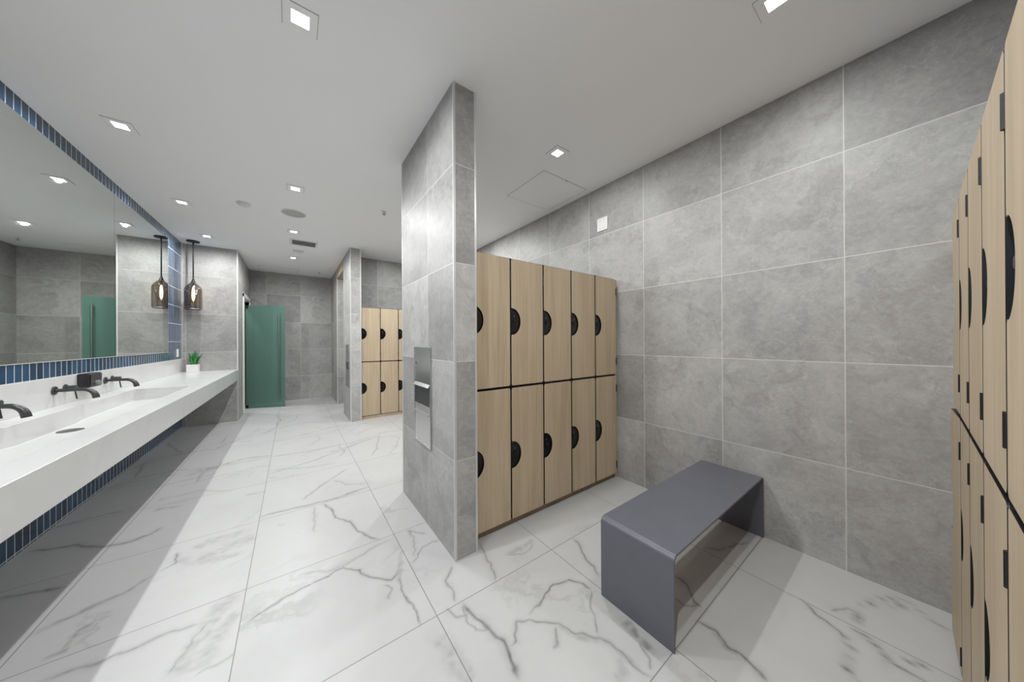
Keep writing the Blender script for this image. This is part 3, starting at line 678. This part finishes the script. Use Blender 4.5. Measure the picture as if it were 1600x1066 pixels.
for x, y, lab, pw in (
    (.036, 1.778, 'square ceiling downlight at the top edge, left of the partition', .75),
    (.030, 3.777, 'square ceiling downlight over walkway nearest the round speaker', 1.),
    (.020, 5.254, 'small square ceiling downlight just before the air vent', 1.),
    (.015, 6.890, 'farthest square ceiling downlight, just beyond the air vent', 1.),
    (-1.000, 3.417, 'largest square ceiling downlight above the mirror and basin counter', .6),
    (-.995, 4.880, 'middle square ceiling downlight in row above the basin counter', .6),
    (-1.016, 6.217, 'square ceiling downlight beside the pendant lamp', .75),
    (-1.000, 2.020, 'added square ceiling downlight over counter, outside the picture at left', .6),  # unseen lamp, added for the light it gives
    (-1.000, .620, 'added unseen ceiling downlight over counter beside the camera', 1.3),  # not in view, put in to lift the ambient light
    (1.796, 1.779, 'square ceiling downlight above lockers beside the ceiling hatch', .66),
    (1.816, .378, 'square ceiling downlight cut by the top edge over the bench', .55),
    (.036, .100, 'added unseen ceiling downlight directly above the camera', 1.3),  # added overhead fill, out of view
    (1.800, 3.800, 'added square ceiling downlight in bay hidden behind the partition', 1.3),  # added behind the partition to brighten the bay
    (1.750, 5.000, 'added square ceiling downlight over distant lockers hidden behind the partition', .75),  # unseen extra lamp to light the distant locker fronts
    (1.750, 6.900, 'added unseen ceiling downlight inside the far opening', .7),  # added to light the space beyond the opening
    (-1.250, 8.000, 'added unseen ceiling downlight behind the green glass door', 1.)):  # unseen, put in to light the room behind the glass
    o = dl if first else copy_tree(dl); first = False
    POWER[lab] = pw; o.location = (x, y, CEIL); tag(o, lab, 'downlight', 'square recessed ceiling downlights')
for o in [o for o in COL.objects if o.name.startswith('downlight') and o.type == 'EMPTY']:
    lamp(o, LAMP_W * POWER[o['label']], o.location.x < .5 and o.location.y < 7.5)

sp = empty('ceiling_speaker', (.018, 4.510, CEIL)); tag(sp, 'round flat grey speaker in ceiling over the walkway', 'speaker')
b = MB(); b.lathe([(.001,-.004),(.112,-.004),(.117,-.005)], seg=40); b.build('grille', M_spk, sp, smooth=40)
b = MB(); b.lathe([(.117,-.006),(.122,-.006),(.127,-.004),(.127,-.0005),(.117,-.0005)], seg=40); b.build('rim', M_white, sp, smooth=40)
sm = empty('smoke_detector', (-.440, 4.512, CEIL)); tag(sm, 'round white smoke detector on ceiling beside the speaker', 'smoke detector')
b = MB(); b.lathe([(.001,-.0005),(.064,-.0005),(.064,-.012),(.060,-.018),(.001,-.018)], seg=32); b.build('base', M_white, sm, smooth=40)
b = MB(); b.lathe([(.050,-.0185),(.046,-.030),(.034,-.036),(.001,-.036)], seg=32); b.build('sensor_cover', M_white, sm, smooth=40)
b = MB(); b.lathe([(.001,-.0365),(.010,-.038),(.001,-.040)], (-.02,0,.004), seg=12); b.build('test_button', M_ventin, sm, smooth=40)
def make_sprinkler():
    r = empty('sprinkler_head')
    b = MB(); b.lathe([(.001,-.0005),(.032,-.0005),(.030,-.005),(.012,-.008),(.001,-.008)], seg=24); b.build('escutcheon', M_white, r, smooth=40)
    b = MB(); b.tube([(0,0,-.008),(0,0,-.030)], .007, 12); b.build('stem', M_steel, r, smooth=40)
    b = MB(); b.lathe([(.001,-.030),(.020,-.031),(.020,-.034),(.001,-.035)], seg=20); b.build('deflector', M_grey, r, smooth=40)
    return r
s1 = make_sprinkler(); s1.location = (.899, 3.822, CEIL); tag(s1, 'small sprinkler head on ceiling just left of the partition', 'sprinkler', 'ceiling sprinkler heads')
s2 = copy_tree(s1); s2.location = (.490, 7.93, CEIL); s2['label'] = 'tiny far sprinkler head on ceiling before the far wall'
av = empty('air_vent', (.153, 5.785, CEIL)); tag(av, 'rectangular grey slotted air vent in ceiling over walkway', 'air vent')
b = MB(); W, D = .185, .165; w, d = .152, .128
b.box(-W, W, -D, -d, -.006, -.0005); b.box(-W, W, d, D, -.006, -.0005); b.box(-W, -w, -d, d, -.006, -.0005); b.box(w, W, -d, d, -.006, -.0005)
b.build('vent_frame', M_white, av, bevel=.0015)
b = MB(); b.box(-w, w, -d, d, -.0020, -.0006); b.build('backing', M_ventin, av)
b = MB()
for i in range(9):
    y = -d + .014 + i*.0285; b.add([(-w,y,-.0045),(w,y,-.0045),(w,y+.012,-.0024),(-w,y+.012,-.0024),(-w,y,-.0035),(w,y,-.0035),(w,y+.012,-.0021),(-w,y+.012,-.0021)],
                                      [(0,1,2,3),(7,6,5,4),(0,4,5,1),(1,5,6,2),(2,6,7,3),(3,7,4,0)])
b.build('louvres', M_grey, av)
oc = empty('occupancy_sensor', (.086, 6.33, CEIL)); tag(oc, 'small white sensor box on ceiling between vent and farthest downlight', 'sensor')
b = MB(); b.box(-.075, .075, -.055, .055, -.018, -.0005); b.build('housing', M_white, oc, bevel=.006)
b = MB(); b.lathe([(.024,-.0185),(.020,-.026),(.001,-.030)], seg=20); b.build('sensor_dome', M_white, oc, smooth=40)
def hatch(name, x0, x1, y0, y1, label, latch=True):
    cx, cy = (x0+x1)/2, (y0+y1)/2; r = empty(name, (cx, cy, CEIL)); tag(r, label, 'access hatch')
    a, c = (x1-x0)/2, (y1-y0)/2; g = .004
    b = MB(); b.box(-a, a, -c, c, -.0022, -.0004); b.build('panel', M_ceil, r)
    b = MB(); b.box(-a-g, a+g, -c-g, -c-.0003, -.0016, -.0003); b.box(-a-g, a+g, c+.0003, c+g, -.0016, -.0003); b.box(-a-g, -a-.0003, -c, c, -.0016, -.0003); b.box(a+.0003, a+g, -c, c, -.0016, -.0003)
    b.build('joint_frame', M_gap, r)
    if latch:
        b = MB(); b.box(-.012, .012, -c-.004, -c+.006, -.0034, -.0023); b.build('latch', M_ventin, r)
hatch('access_hatch', 1.881, 2.475, 2.036, 2.62, 'square white access hatch in ceiling above lockers')
hatch('access_hatch', -.56, .096, 7.92, 8.46, 'far white access hatch in ceiling by the far wall', False)

# ------------------------------------------------------------------ camera, world, view
f, yaw, pit, rol, Hc = 465.18, math.radians(36.403), math.radians(.085), math.radians(-.293), 1.3301
s, c = math.sin(yaw), math.cos(yaw)
fwd = Vector((s, c, 0)); right = Vector((c, -s, 0)); up = Vector((0, 0, 1))
F = fwd*math.cos(pit) + up*math.sin(pit); U = up*math.cos(pit) - fwd*math.sin(pit)
A = right*math.cos(rol) + U*math.sin(rol); B = U*math.cos(rol) - right*math.sin(rol)
cam = bpy.data.cameras.new('camera'); cam.sensor_width = 36.; cam.sensor_fit = 'HORIZONTAL'; cam.lens = f / 1600 * 36; cam.clip_start = .02
co_ = bpy.data.objects.new('camera', cam); COL.objects.link(co_)
m = Matrix.Identity(4)
for i in range(3): m[i][0], m[i][1], m[i][2] = A[i], B[i], -F[i]
m[2][3] = Hc; co_.matrix_world = m; SC.camera = co_

w = bpy.data.worlds.new('world'); SC.world = w; w.use_nodes = True
w.node_tree.nodes['Background'].inputs[0].default_value = (.93, .97, 1., 1); w.node_tree.nodes['Background'].inputs[1].default_value = .1
vs_ = SC.view_settings; vs_.view_transform = 'Standard'; vs_.look = 'None'; vs_.gamma = 1.; vs_.exposure = .74; vs_.use_curve_mapping = False
SC.display_settings.display_device = 'sRGB'
cy = SC.cycles; cy.max_bounces = 14; cy.diffuse_bounces = 10; cy.glossy_bounces = 6; cy.transmission_bounces = 8; cy.transparent_max_bounces = 12
cy.sample_clamp_indirect = 6.; cy.use_denoising = True; cy.caustics_reflective = False; cy.caustics_refractive = False
